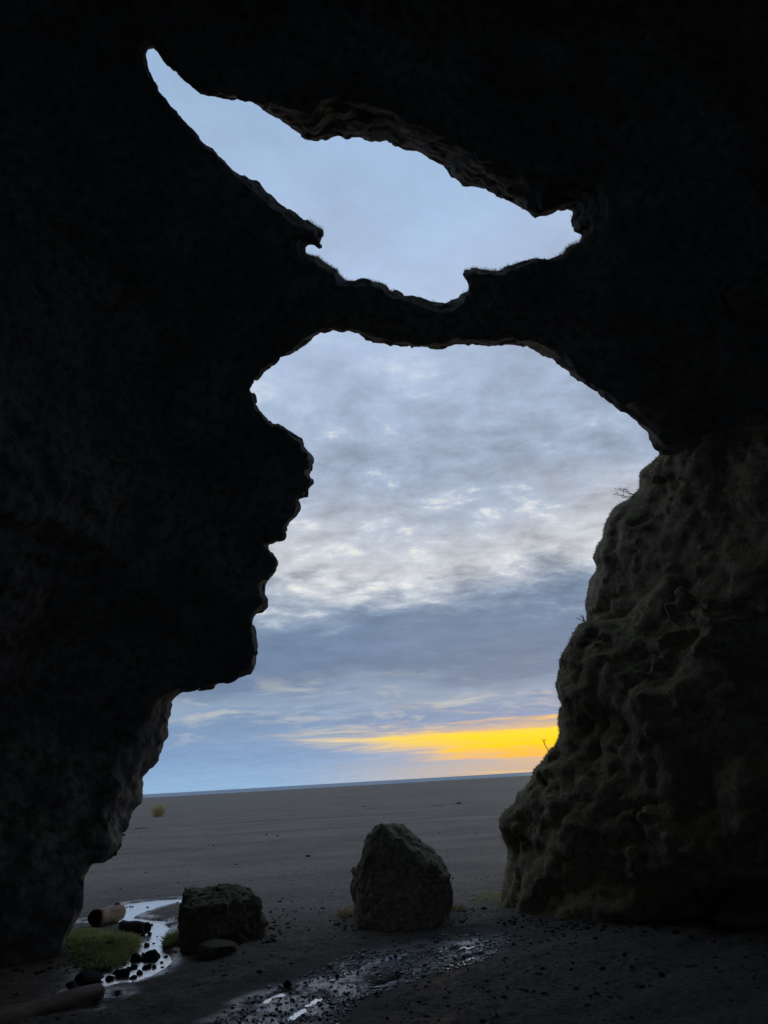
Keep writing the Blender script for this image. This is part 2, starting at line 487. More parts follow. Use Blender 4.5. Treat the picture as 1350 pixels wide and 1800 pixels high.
def cave_fn():
    fine = Outline([SLOT, MOUTH], (-60, -60, 1420, 1860), 3)
    wide = Outline([SLOT, MOUTH], (-3200, -3200, 4600, 4200), 30)

    def f(P, rough):
        px, py, dep, r = project(P)
        inn = (px > -50) & (px < 1410) & (py > -50) & (py < 1850) & (dep > 0)
        sd = np.where(inn, fine(px, py), wide(px, py))
        sd = np.where(dep < 0.3, 4000.0, sd)
        d = sd * np.maximum(dep, 0.3) / FOC
        low = np.clip((py - 1150) / 450, 0, 1) * np.clip((520 - px) / 200, 0, 1)
        R0 = 11.7 - 0.9 * low * low * (3 - 2 * low)
        n0 = fbm(P, 0.42, 2)
        t = r - R0 + 0.55 * n0 * np.clip(d * 1.5, 0, 1)
        a = np.abs(t)
        kb = 0.015 + 0.10 * np.clip(fbm(P + 40, 0.9, 2), 0, 1) + 0.24 * np.clip((px - 450) / 120, 0, 1) * np.clip((250 + (px - 480) * 0.31 - py) / 50, 0, 1)
        kb = kb + 0.20 * np.clip((340 - px) / 60, 0, 1) * np.clip((py - 1190) / 60, 0, 1) * np.clip((1500 - py) / 80, 0, 1)
        kb = kb + 0.65 * np.clip((px - 1090) / 90, 0, 1) * np.clip((py - 560) / 200, 0, 1)
        gf = np.where(a < 1.1, kb * a * a, np.where(a < 1.8, kb * 1.21 + 2.2 * (a - 1.1), kb * 1.21 + 1.54 + 0.62 * (a - 1.8)))
        gb = 0.45 * a ** 1.35
        v = np.where(t < 0, gf, gb) - d
        # the chamber: rock everywhere outside it
        c = np.array([0.0, 2.0, 2.5], np.float32); rad = np.array([8.6, 11.5, 9.5], np.float32)
        e = np.sqrt((((P - c) / rad) ** 2).sum(-1))
        room = (1 - e) * 8.0
        room = np.where((t < -1.5), room, 9.0)
        v = np.minimum(v, np.maximum(room, 0.25 - d))
        # the outer face of the hill
        outer = np.maximum(np.maximum(np.abs(P[:, 0]) - 11.5, P[:, 2] - 14.5), np.maximum(-P[:, 1] - 9.5, t - 2.6))
        v = np.maximum(v, outer)
        if rough:
            return v
        k = np.abs(v) < 0.75
        Q = P[k]; dd = d[k]
        A = np.clip(dd / 0.7, 0, 1)
        nz = 0.030 * fbm(Q, 4.5, 3, 0.7) + 0.022 * fbm(Q, 8.0, 2, 0.6, True) + A * (0.20 * fbm(Q, 1.1, 3, 0.5, True) + 0.10 * fbm(Q * np.array([1, 1, 1.8], np.float32), 3.1, 3, 0.55))
        v = v.copy(); v[k] += nz
        k = np.abs(v) < 0.12
        v[k] -= 0.030 * blocks(P[k] + fbm(P[k], 3.0, 2)[:, None] * np.float32(0.08), 3.6)
        return v
    return f


def build_cave():
    root = bpy.data.objects.new('sea_cave', None); COL.objects.link(root); root.location = (0, 10.5, 0)
    tag(root, 'dark rock cave with two openings, a natural bridge of rock between them', 'cave')
    f = cave_fn()

    def keep(p):
        px, py, dep, r = project(p)
        return (dep > 1.5) & (px > -90) & (px < 1440) & (py > -90) & (py < 1890) & (r < 13.2)
    V, F = surface_nets(f, (-8.6, 2.4, -0.6), (8.6, 12.9, 12.6), 0.038, 32, keep)
    c = V[F].mean(1)
    px, py, dep, r = project(c.astype(np.float32))
    inside = (c[:, 2] > -0.45)
    bridge = (px > 575) & (px < 1010 + (py - 600) * 0.0) & (py > 420) & (py < 640)
    roof = ~bridge & (py < 440) & ((py < 100 + (px - 260) * 0.62) | (px > 1000))
    left = ~bridge & ~roof & (px < 800)
    right = ~bridge & ~roof & ~left
    for nm, sel, lab in (('left_wall', left, 'overhanging left wall shaped like a face in profile'),
                         ('roof', roof, 'dark vaulted roof above the upper gap'),
                         ('rock_bridge', bridge, 'narrow natural bridge of rock with grass on top'),
                         ('right_wall', right, 'dark right wall curving down from the bridge')):
        v, ff = submesh(V, F, sel & inside)
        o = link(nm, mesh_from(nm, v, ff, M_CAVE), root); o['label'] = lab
    # the back of the chamber and the outside of the hill, coarser
    g = lambda P, rough: f(P, True) + 0.22
    V2, F2 = surface_nets(g, (-12.6, -10.6, -1.2), (12.6, 15.2, 15.6), 0.3, 16)
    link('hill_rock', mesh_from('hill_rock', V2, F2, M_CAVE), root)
    return V, F


def lens(poly, R0, thick, box=None, step=3, flat=3.0, back=0.8, lump=0.25, rough=(0.02, 0.10), base=None):
    p = np.asarray(poly, float)
    lo = p.min(0) - 90; hi = p.max(0) + 90
    O = Outline([poly], (lo[0], lo[1], hi[0], hi[1]), step)

    def f(P, fast):
        px, py, dep, r = project(P)
        d = -O(px, py) * dep / FOC
        Rr = R0(px, py) if callable(R0) else R0
        t = r - Rr + lump * fbm(P, 0.9, 2) * np.clip(d * 2, 0, 1)
        a = np.abs(t) / thick
        gf = np.where(a < 1, 0.42 * a * a, 0.42 + flat * (a - 1)) * thick
        gb = np.where(a < back, 0.5 * a * a / back, 0.5 * back + 3 * (a - back)) * thick
        v = np.where(t < 0, gf, gb) - d
        if fast:
            return v
        k = np.abs(v) < 0.5
        Q = P[k]; dd = d[k]; A = np.clip(dd / 0.35, 0, 1)
        v = v.copy()
        v[k] += rough[0] * fbm(Q, 6.5, 3, 0.6) + A * (rough[1] * fbm(Q, 1.7, 3, 0.5, True) + rough[1] * 0.6 * fbm(Q, 4.2, 3, 0.6) + rough[1] * 0.4 * fbm(Q, 5.5, 2, 0.6, True))
        W = Q + (fbm(Q, 1.6, 3)[:, None] * np.array([0.35, 0.2, 0.3], np.float32)).astype(np.float32)
        st = W[:, 2] * np.float32(2.1) + W[:, 0] * np.float32(0.7) + fbm(Q, 0.8, 2) * np.float32(0.8)
        st = st - np.floor(st)
        v[k] += A * 0.45 * rough[1] * (np.where(st < 0.8, st / 0.8, (1 - st) / 0.2) - 0.5)
        v[k] -= A * (0.28 * rough[1] * blocks(W * np.array([1, 1, 0.7], np.float32), 1.5) + 0.16 * rough[1] * blocks(W, 4.0))
        return v
    return f


def build_outcrop():
    root = bpy.data.objects.new('mossy_outcrop', None); COL.objects.link(root); root.location = (3.0, 11.0, 0)
    tag(root, 'tall mossy rock slope closing the right side of the cave mouth', 'rock outcrop')
    out = []
    for nm, poly, R0, th, lo, hi, lump, rgh, fl in (
            ('upper_ledge', UPPER_LEDGE, 12.2, 1.0, (1.5, 6.5, 0.5), (8.6, 13.6, 8.6), 0.35, (0.03, 0.16), 1.0),
            ('lower_slope', LOWER_SLOPE, 11.0, 0.95, (0.8, 6.0, -0.5), (8.6, 12.6, 5.6), 0.5, (0.03, 0.24), 1.15),
            ('side_lump', SIDE_LUMP, 10.9, 0.7, (3.6, 8.3, 3.0), (8.2, 11.9, 6.8), 0.2, (0.02, 0.12), 2.0)):
        f = lens(poly, R0, th, lump=lump, rough=rgh, flat=fl)

        def keep(p):
            px, py, dep, r = project(p)
            return (px < 1500) & (py < 1900) & (py > 550)
        V, F = surface_nets(f, lo, hi, 0.045, 32, keep)
        sel = V[F].mean(1)[:, 2] > -0.35
        V, F = submesh(V, F, sel)
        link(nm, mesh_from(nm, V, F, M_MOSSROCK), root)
        out.append((V, F))
    return out, root


# ------------------------------------------------------------------ ground
STREAM = [(345, 1580), (300, 1581), (262, 1584), (230, 1588), (213, 1595), (200, 1602), (192, 1606), (204, 1612), (212, 1622), (222, 1628), (254, 1629),
          (262, 1634), (250, 1642), (238, 1648), (252, 1655), (246, 1664), (236, 1670), (226, 1680), (226, 1690), (215, 1700), (196, 1707),
          (170, 1708), (143, 1711), (146, 1716), (160, 1719), (152, 1728), (136, 1735), (124, 1744), (108, 1752), (126, 1751), (150, 1746), (172, 1740), (205, 1733),
          (218, 1730), (232, 1731), (262, 1722), (284, 1708), (297, 1694), (298, 1684), (287, 1674), (283, 1665), (288, 1650), (291, 1640), (298, 1632),
          (288, 1626), (291, 1620), (262, 1618), (232, 1614), (246, 1607), (270, 1598), (302, 1590), (345, 1586)]
POOLS = [[(134, 1778), (146, 1772), (156, 1765), (166, 1761), (166, 1768), (158, 1776)],
         [(190, 1754), (202, 1750), (204, 1755), (194, 1758)],
         [(146, 1622), (154, 1619), (154, 1624)],
         [(612, 1706), (640, 1697), (680, 1688), (705, 1682), (722, 1680), (712, 1688), (692, 1697), (668, 1704), (640, 1708)],
         [(480, 1800), (510, 1782), (545, 1763), (566, 1753), (560, 1764), (535, 1782), (520, 1800)],
         [(640, 1742), (668, 1731), (700, 1722), (712, 1720), (690, 1730), (664, 1740)],
         [(556, 1732), (580, 1722), (612, 1713), (602, 1720), (578, 1730)],
         [(768, 1674), (800, 1667), (838, 1662), (822, 1669), (790, 1675)],
         [(800, 1692), (826, 1684), (852, 1678), (840, 1686), (818, 1692)],
         [(440, 1768), (470, 1754), (505, 1742), (520, 1740), (500, 1752), (465, 1768)],
         [(395, 1800), (425, 1783), (455, 1772), (470, 1771), (440, 1788), (425, 1802)]]
WET = [(350, 1825), (410, 1772), (490, 1732), (560, 1708), (640, 1674), (720, 1656), (800, 1650), (880, 1644), (912, 1656), (862, 1686), (785, 1714),
       (705, 1738), (640, 1762), (600, 1795), (585, 1830)]
BANK = [(20, 1812), (60, 1792), (105, 1768), (150, 1750), (190, 1738)]
WATER_Z = -0.012


def gpoly(poly, z=WATER_Z):
    return [tuple(on_ground(x, y, z)[:2]) for x, y in poly]


G_STREAM = gpoly(STREAM); G_POOLS = [gpoly(p) for p in POOLS]; G_WET = gpoly(WET, 0)
G_BANK = [on_ground(x, y, 0.1)[:2] for x, y in BANK]
GRASS_C = on_ground(178, 1655, 0.1); GRASS_AX = (0.62, 0.62)


def ground_height(X, Y):
    P = np.stack([X, Y, np.zeros_like(X)], -1).astype(np.float32)
    near = np.clip((40 - Y) / 25, 0, 1) * np.clip((X + 14) / 4, 0, 1) * np.clip((14 - X) / 4, 0, 1)
    h = 0.030 * fbm(P, 0.8, 3) + 0.022 * fbm(P, 3.5, 3, 0.6) + 0.016 * fbm(P, 11.0, 3, 0.7, True) + 0.03
    h = 0.02 + h * (0.35 + 0.65 * np.clip((13 - Y) / 4, 0, 1))
    far = np.clip((Y - 18) / 60, 0, 1)
    h = h + far * 0.18 * fbm(P * np.array([0.5, 1, 1], np.float32), 0.06, 3) - 0.02 * far
    # old wheel tracks on the plain
    for y0, s in ((24.0, 0.02), (25.7, 0.02), (38.0, -0.03), (40.0, -0.03)):
        yy = Y - y0 - s * X - 0.35 * np.sin(X * 0.22 + y0)
        h = h - 0.035 * np.exp(-(yy / 0.22) ** 2) * np.clip((60 - Y) / 20, 0, 1)
    # wet channel in front of the boulders, with grooves along it
    dw = poly_sd(X, Y, G_WET)
    wet = np.clip(0.5 - dw / 0.5, 0, 1)
    ux, uy = G_WET[6][0] - G_WET[1][0], G_WET[6][1] - G_WET[1][1]
    L = math.hypot(ux, uy); ux /= L; uy /= L
    al = X * ux + Y * uy; ac = -X * uy + Y * ux
    Q = np.stack([al * 0.35, ac * 2.2, np.zeros_like(X)], -1).astype(np.float32)
    nearc = np.clip((9.6 - Y) / 1.5, 0, 1) * np.clip((X + 3.2) / 0.8, 0, 1)
    h = h + nearc * 0.055 * fbm(Q, 1.2, 3, 0.55)
    h = h * (1 - 0.6 * wet) + wet * 0.012 * fbm(P, 22.0, 2)
    # rise of the floor towards the cave walls
    h = h + 0.10 * np.clip((X - 2.2) / 2.5, 0, 1) ** 2 * np.clip((12 - Y) / 3, 0, 1) * (1 + 0.8 * fbm(P, 2.2, 3))
    # bank at the lower left
    bx = np.array(G_BANK)
    best = np.full(X.shape, 1e9); ta = np.zeros(X.shape)
    for k in range(len(bx) - 1):
        a, b = bx[k], bx[k + 1]; e = b - a
        t = np.clip(((X - a[0]) * e[0] + (Y - a[1]) * e[1]) / (e @ e), 0, 1)
        d = np.hypot(X - a[0] - e[0] * t, Y - a[1] - e[1] * t)
        ta = np.where(d < best, (k + t) / (len(bx) - 1), ta); best = np.minimum(best, d)
    h = h + 0.05 * np.exp(-(best / 0.22) ** 2) * np.clip(1.15 - ta, 0, 1)
    # grassy hummock
    g = ((X - GRASS_C[0]) / GRASS_AX[0]) ** 2 + ((Y - GRASS_C[1]) / GRASS_AX[1]) ** 2
    h = h + 0.055 * np.exp(-g * 1.1)
    # water courses cut below the water level
    ds = poly_sd(X, Y, G_STREAM)
    rag = 0.10 * fbm(P, 5.0, 3, 0.65)
    for k, p in enumerate(G_POOLS):
        ds = np.minimum(ds, poly_sd(X, Y, p) + (rag + 0.02 if k > 2 else 0))
    ds = ds + 0.025 * fbm(P, 7.0, 3, 0.6)
    hum = np.exp(-g * 1.1)
    flat = np.clip(1 - ds / 0.7, 0, 1) * (1 - np.clip(hum * 1.6 - 0.5, 0, 1)) * np.clip((Y - 5.5) / 0.5, 0, 1)
    h = h * (1 - 0.85 * flat) + 0.85 * flat * (0.004 + 0.010 * fbm(P, 9.0, 2))
    h = np.where((Y > 5) & (Y < 16), np.maximum(h, -0.004 + 0.003 * fbm(P, 12.0, 2)), h)
    low = np.clip(0.5 - ds / 0.10, 0, 1); low = low * low * (3 - 2 * low)
    h = h * (1 - low) + (WATER_Z - 0.05 + 0.02 * fbm(P, 12.0, 2)) * low
    damp = np.maximum(np.clip(0.5 - dw / 0.9, 0, 1), np.clip(1 - ds / 0.5, 0, 1))
    cavefloor = np.clip((11.5 - Y) / 2.5, 0, 1)
    damp = np.maximum(damp, 0.15 * cavefloor)
    return h, damp * np.clip((18 - Y) / 5, 0, 1)


def ground_z(x, y):
    h, _ = ground_height(np.array([float(x)]), np.array([float(y)]))
    return float(h[0])


def ground_material():
    m, N, b = principled('black_sand')
    p = N.n('ShaderNodeNewGeometry').outputs['Position']
    a = N.n('ShaderNodeAttribute', _attribute_name='damp').outputs['Fac']
    n1 = N.noise(p, 0.35, 6, 0.6, 0.5)
    n2 = N.noise(p, 6.0, 7, 0.7)
    n3 = N.noise(p, 55.0, 3, 0.6)
    mp = N.n('ShaderNodeMapping'); N.link(p, mp.inputs[0]); mp.inputs['Scale'].default_value = (0.05, 0.5, 1)
    streak = N.noise(mp.outputs[0], 1.0, 6, 0.65, 0.3)
    c = N.mix(N.smooth(n1, 0.3, 0.7), (0.132, 0.106, 0.079), (0.198, 0.158, 0.118))
    c = N.mix(N.math('MULTIPLY', N.smooth(streak, 0.42, 0.66), 0.5), c, (0.080, 0.066, 0.052))
    c = N.mix(N.smooth(n2, 0.52, 0.78), c, (0.028, 0.027, 0.027))
    n4 = N.noise(p, 21.0, 5, 0.75)
    c = N.mix(N.smooth(n4, 0.50, 0.66), c, (0.026, 0.022, 0.018))
    spk = N.smooth(n3, 0.66, 0.76)
    c = N.mix(N.math('MULTIPLY', spk, 0.55), c, (0.22, 0.21, 0.20))
    c = N.mix(a, c, N.mix(N.smooth(n4, 0.35, 0.65), (0.045, 0.035, 0.025), (0.120, 0.094, 0.068)))
    N.link(c, b.inputs['Base Color'])
    shine = N.math('MULTIPLY', N.smooth(a, 0.45, 0.85), N.smooth(N.noise(p, 2.6, 7, 0.7), 0.36, 0.56))
    N.link(N.math('MULTIPLY_ADD', shine, -0.62, 0.80), b.inputs['Roughness'])
    N.link(N.math('MULTIPLY_ADD', shine, 0.7, 0.25), b.inputs['Specular IOR Level'])
    bp = N.n('ShaderNodeBump'); bp.inputs['Strength'].default_value = 1.0; bp.inputs['Distance'].default_value = 0.035
    N.link(N.math('MULTIPLY_ADD', shine, -0.80, 1.0), bp.inputs['Strength'])
    N.link(N.math('ADD', N.math('ADD', n2, N.math('MULTIPLY', n4, 0.7)), N.math('MULTIPLY', n3, 0.4)), bp.inputs['Height'])
    N.link(bp.outputs[0], b.inputs['Normal'])
    return m


def build_ground():
    ys = [-9.0]
    while ys[-1] < 420:
        y = ys[-1]
        ys.append(y + (0.5 if y < 4.5 else 0.035 if y < 12.5 else 0.035 * (y / 12.5) ** 1.75))
    ys = np.array(ys)
    u = np.linspace(-1, 1, 441)
    xs = 5.2 * u * (1 - u ** 8) + np.sign(u) * np.abs(u) ** 9 * 14
    far = np.concatenate([-np.geomspace(4000, 15, 40), xs, np.geomspace(15, 4000, 40)])
    X, Y = np.meshgrid(far, ys)
    sh = X.shape
    H, D = ground_height(X.ravel(), Y.ravel())
    H = H - 3.0 * np.clip((Y.ravel() - 395) / 25, 0, 1)
    V = np.stack([X.ravel(), Y.ravel(), H], -1)
    i = np.arange(sh[0] - 1)[:, None] * sh[1] + np.arange(sh[1] - 1)[None]
    F = np.stack([i, i + 1, i + 1 + sh[1], i + sh[1]], -1).reshape(-1, 4)
    me = mesh_from('ground', V, F, ground_material()); attr(me, 'damp', D)
    tag(link('ground', me), kind='structure')
    # sea beyond the plain
    m, N, b = principled('sea_water')
    p = N.n('ShaderNodeNewGeometry').outputs['Position']
    b.inputs['Base Color'].default_value = (0.20, 0.25, 0.30, 1); b.inputs['Roughness'].default_value = 0.7
    bp = N.n('ShaderNodeBump'); bp.inputs['Strength'].default_value = 0.5; bp.inputs['Distance'].default_value = 0.5
    N.link(N.noise(p, 0.15, 5, 0.6), bp.inputs['Height']); N.link(bp.outputs[0], b.inputs['Normal'])
    gx = np.linspace(-26000, 26000, 9); gy = np.array([380, 800, 2000, 6000, 15000, 40000.])
    X, Y = np.meshgrid(gx, gy)
    V = np.stack([X.ravel(), Y.ravel(), np.full(X.size, -0.6)], -1)
    i = np.arange(5)[:, None] * 9 + np.arange(8)[None]
    F = np.stack([i, i + 1, i + 10, i + 9], -1).reshape(-1, 4)
    tag(link('sea', mesh_from('sea', V, F, m)), kind='structure')


def build_water():
    m, N, b = principled('stream_water')
    p = N.n('ShaderNodeNewGeometry').outputs['Position']
    b.inputs['Base Color'].default_value = (0.93, 0.95, 0.97, 1); b.inputs['Metallic'].default_value = 0.92
    b.inputs['Roughness'].default_value = 0.2; b.inputs['IOR'].default_value = 1.45
    bp = N.n('ShaderNodeBump'); bp.inputs['Strength'].default_value = 0.25; bp.inputs['Distance'].default_value = 0.02
    N.link(N.noise(p, 14.0, 4, 0.6, 0.4), bp.inputs['Height']); N.link(bp.outputs[0], b.inputs['Normal'])
    for nm, (x0, x1, y0, y1) in (('stream', (-5.4, -1.2, 6.4, 14.6)), ('puddle', (-1.9, 1.4, 5.6, 9.6))):
        gx = np.linspace(x0, x1, 30); gy = np.linspace(y0, y1, 40)
        X, Y = np.meshgrid(gx, gy)
        V = np.stack([X.ravel(), Y.ravel(), np.full(X.size, WATER_Z)], -1)
        i = np.arange(39)[:, None] * 30 + np.arange(29)[None]
        F = np.stack([i, i + 1, i + 31, i + 30], -1).reshape(-1, 4)
        tag(link(nm, mesh_from(nm, V, F, m)), kind='structure')


build_ground()
build_water()
CAVE_V, CAVE_F = build_cave()
OUT, OUT_ROOT = build_outcrop()


# ------------------------------------------------------------------ boulders
def smax(a, b, k):
    h = np.clip(0.5 + 0.5 * (a - b) / k, 0, 1)
    return b + (a - b) * h + k * h * (1 - h)


def cut_boulder(poly, planes, r_near, r_far, rough, seed):
    """a block bounded by its outline and by planes (point, normal)"""
    p = np.asarray(poly, float)
    lo = p.min(0) - 60; hi = p.max(0) + 60
    O = Outline([poly], (lo[0], lo[1], hi[0], hi[1]), 2)

    def f(P, fast):
        px, py, dep, r = project(P)
        mid = 0.5 * (r_near + r_far); hw = 0.5 * (r_far - r_near)
        tt = (r - mid) / hw
        v = O(px, py) * dep / FOC + 0.10 * np.clip(np.abs(tt) - 0.15, 0, 2) ** 2 
        v = smax(v, np.abs(r - mid) - hw, 0.12)
        for q, n in planes:
            n = np.asarray(n, float); n /= np.linalg.norm(n)
            v = smax(v, ((P - np.asarray(q)) @ n), 0.05)
        if fast:
            return v
        Q = P + seed
        return v + rough * (0.9 * fbm(Q, 4.0, 3, 0.55, True) + 1.0 * fbm(Q * np.array([1.6, 1.6, 0.8], np.float32), 8.0, 3, 0.7, True)) - rough * (0.9 * blocks(P + seed + fbm(P, 5.0, 2)[:, None] * np.float32(0.06), 3.2) + 0.35 * blocks(P + seed, 9.0))
    return f


B1 = [(324, 1547), (334, 1545), (344, 1547), (349, 1551), (359, 1548), (371, 1543), (389, 1545), (404, 1545), (418, 1547), (430, 1547), (439, 1553),
      (448, 1567), (455, 1579), (461, 1596), (469, 1610), (475, 1627), (467, 1634), (475, 1646), (470, 1690), (440, 1710), (344, 1710), (318, 1690),
      (312, 1653), (310, 1630), (313, 1597), (319, 1579), (321, 1564)]
B2 = [(653, 1454), (656, 1449), (672, 1444), (682, 1442), (696, 1440), (709, 1444), (716, 1447), (718, 1457), (726, 1464), (740, 1471), (754, 1481),
      (767, 1493), (772, 1503), (777, 1507), (781, 1517), (786, 1529), (793, 1539), (792, 1551), (794, 1567), (794, 1582), (792, 1599), (788, 1660),
      (700, 1680), (624, 1660), (620, 1597), (618, 1573), (616, 1565), (616, 1546), (622, 1522), (631, 1502), (636, 1478), (643, 1462), (650, 1460)]


def build_boulder(poly, planes, rn, rf, rough, seed, label, lo, hi, mat):
    f = cut_boulder(poly, planes, rn, rf, rough, seed)
    V, F = surface_nets(f, lo, hi, 0.02, 32)
    c = V.mean(0); c[2] = 0.0
    o = link('boulder', mesh_from('boulder', V - c, F, mat), None, c)
    tag(o, label, 'boulder')
    return o


e1 = at(390, 1583, 9.35); e2 = at(390, 1543, 10.5)
ev = e2 - e1
tn = np.cross((1, 0, 0), ev / np.linalg.norm(ev)); tn = tn if tn[2] > 0 else -tn
edge = at(432, 1620, 9.45)
build_boulder(B1, [(e1, tn), (at(380, 1640, 9.25), (-0.05, -1, 0.16)), (edge, (0.62, -0.78, 0.12))], 8.7, 10.6, 0.035, 3.1,
              'squat dark block of rock with a flat sloping top beside the stream', (-3.4, 8.2, -0.25), (-0.9, 11.3, 1.4), M_DARKBLOCK)
fa = at(722, 1468, 10.0); fb = at(772, 1510, 9.9)
build_boulder(B2, [(at(700, 1560, 9.62), (0.05, -1, 0.32)), (at(640, 1540, 9.85), (-0.65, -0.7, 0.3)), (at(748, 1492, 9.98), (0.60, -0.25, 0.80))], 9.2, 10.9, 0.03, 9.7,
              'tall boulder tapering to a blunt top standing alone in the cave mouth', (-1.2, 8.6, -0.25), (1.6, 11.6, 1.7), M_BOULDER)


# ------------------------------------------------------------------ loose stones
def ico(sub):
    import bmesh
    bm = bmesh.new(); bmesh.ops.create_icosphere(bm, subdivisions=sub, radius=1.0)
    V = np.array([v.co[:] for v in bm.verts]); F = np.array([[v.index for v in f.verts] for f in bm.faces]); bm.free()
    return V, F


ICO1, ICO2, ICO3, ICO4 = ico(1), ico(2), ico(3), ico(4)


def rock_shape(seed, base, cuts=7, amp=0.16, freq=1.3):
    V, F = base
    r = np.random.default_rng(seed)
    W = V.copy()
    for _ in range(cuts):
        n = r.normal(size=3); n /= np.linalg.norm(n); h = r.uniform(0.45, 0.8)
        d = W @ n
        W = W - np.outer(np.clip(d - h, 0, None), n)
    W = W * (1 + amp * fbm((V + seed * 3.7).astype(np.float32), freq, 4, 0.6))[:, None]
    return W, F


STONE_MESH = [mesh_from('stone', *rock_shape(100 + k, ICO3, 13, 0.10), M_STONE, False) for k in range(7)]


def stone(px, py, wpx, hpx, k, label, group=None, name='stone', mesh=None, z=None, cat='stone'):
    """px, py: where it meets the ground; sizes in photo pixels"""
    g = on_ground(px, py, 0.0 if z is None else z)
    zz = ground_z(g[0], g[1]) if z is None else z
    g = on_ground(px, py, zz)
    r = math.hypot(g[0], g[1]); sc = r / FOC
    o = link(name, mesh or STONE_MESH[k % len(STONE_MESH)])
    w, h = wpx * sc * 0.52, hpx * sc * 0.50
    o.location = (g[0], g[1] + 0.4 * w, zz + h * 0.45)
    o.scale = (w, w * 0.8, h)
    o.rotation_euler = (0, 0, (k * 1.7) % 6.28 if abs(w - h) < 0.5 * w else ((k * 0.37) % 0.6) - 0.3)
    tag(o, label, cat, group)
    return o


# in the stream: bigger ones first (px, py, width, height)
big = [(238, 1692, 20, 17, 'rounded black rock at the end of a long block in the stream'),
       (266, 1690, 38, 20, 'long flat-topped black block lying across the stream'),
       (152, 1731, 42, 24, 'broad low black rock in the pool below the grass'),
       (192, 1725, 16, 11, 'small rounded rock ringed by bright pool water'),
       (214, 1720, 24, 16, 'angular black rock between the pool and the stream'),
       (122, 1742, 24, 16, 'dark rock between the pool and the earth bank')]
for k, (x, y, w, h, lab) in enumerate(big):
    me = mesh_from('stone', *rock_shape(300 + k, ICO4, 6, 0.14), M_STONE)
    stone(x, y, w, h, k, lab, mesh=me, z=WATER_Z - 0.01)
small = [(257, 1665, 14, 10), (250, 1646, 10, 7), (262, 1645, 9, 7), (244, 1641, 8, 6), (270, 1660, 6, 4), (266, 1628, 6, 5), (276, 1648, 5, 3),
         (234, 1704, 16, 11), (255, 1704, 18, 10), (243, 1714, 14, 9), (270, 1703, 12, 8), (226, 1707, 12, 10), (232, 1722, 15, 8),
         (222, 1596, 5, 3), (228, 1595, 4, 4), (232, 1595, 4, 3), (259, 1596, 6, 3), (284, 1694, 7, 5), (291, 1684, 9, 6), (203, 1713, 12, 9),
         (214, 1698, 12, 8), (200, 1733, 10, 4), (176, 1740, 10, 6), (250, 1680, 7, 6), (278, 1716, 9, 4), (285, 1702, 8, 4), (260, 1654, 5, 3), (241, 1660, 5, 4)]
for k, (x, y, w, h) in enumerate(small):
    lab = ('tiny dark stone in the far bend of the stream behind the pale log' if y < 1605 else
           'small black stone in the bright water beside the dark log' if y < 1672 else
           'black stone in the rubble below the long block in the stream' if x > 222 else
           'black stone in the pool at the foot of the grassy hummock')
    stone(x, y, w, h, k, lab, 'small stones in the stream', z=WATER_Z - 0.005)
wide = mesh_from('stone', *rock_shape(411, ICO4, 5, 0.14), M_DARKBLOCK)
stone(376, 1683, 66, 34, 0, 'low rounded rock at the foot of the squat flat-topped block', mesh=wide, name='rock', cat='rock')
lump = mesh_from('stone', *rock_shape(417, ICO4, 5, 0.16), M_DARKBLOCK)
stone(1322, 1622, 110, 50, 0, 'low dark rock half buried beside the mossy slope', mesh=lump, name='rock', cat='rock')
M_PALE = rock_material('pale_stone', (0.10, 0.095, 0.088), (0.17, 0.16, 0.145), scale=9, bump=0.3)
pale = mesh_from('stone', *rock_shape(421, ICO2, 7, 0.12), M_PALE)
stone(1220, 1706, 30, 14, 2, 'pale flat stone on the dark cave floor by itself', mesh=pale)
stone(1206, 1618, 16, 6, 0, 'thin pale stone on the rubble below the mossy slope', mesh=pale)
stone(505, 1735, 18, 15, 3, 'round black stone at the edge of the wet channel')
floor_spots = [(1085, 1642, 14, 9), (1250, 1632, 16, 9), (1275, 1636, 18, 10), (1150, 1630, 12, 7), (1190, 1640, 14, 8), (1240, 1615, 15, 8),
               (1120, 1690, 13, 7), (1165, 1715, 14, 8), (1098, 1680, 12, 7), (1260, 1690, 18, 9), (1310, 1675, 14, 9), (1045, 1625, 11, 6),
               (1060, 1704, 12, 6), (1130, 1738, 15, 8), (1215, 1650, 12, 7), (1180, 1600, 12, 7), (960, 1640, 10, 5), (985, 1655, 9, 5)]
for k, (x, y, w, h) in enumerate(floor_spots):
    stone(x, y, w, h, k, 'small dark stone strewn on the cave floor below the mossy slope', 'stones on the cave floor')
plain_spots = [(541, 1506, 13, 5), (245, 1458, 24, 4), (488, 1470, 5, 3), (375, 1487, 5, 3), (415, 1520, 5, 3), (806, 1413, 12, 4), (640, 1418, 7, 2)]
for k, (x, y, w, h) in enumerate(plain_spots):
    stone(x, y, w, h, k, 'small dark stone lying out on the open sand plain', 'dark stones on the plain')
white_spots = [(492, 1585, 9, 3), (770, 1416, 26, 2), (513, 1586, 4, 3), (862, 1612, 4, 4), (796, 1545, 5, 4), (468, 1468, 5, 3)]
for k, (x, y, w, h) in enumerate(white_spots):
    stone(x, y, w, h, k, 'pale pebble on the dark sand between the boulders and the plain', 'pale pebbles on the sand', mesh=pale)


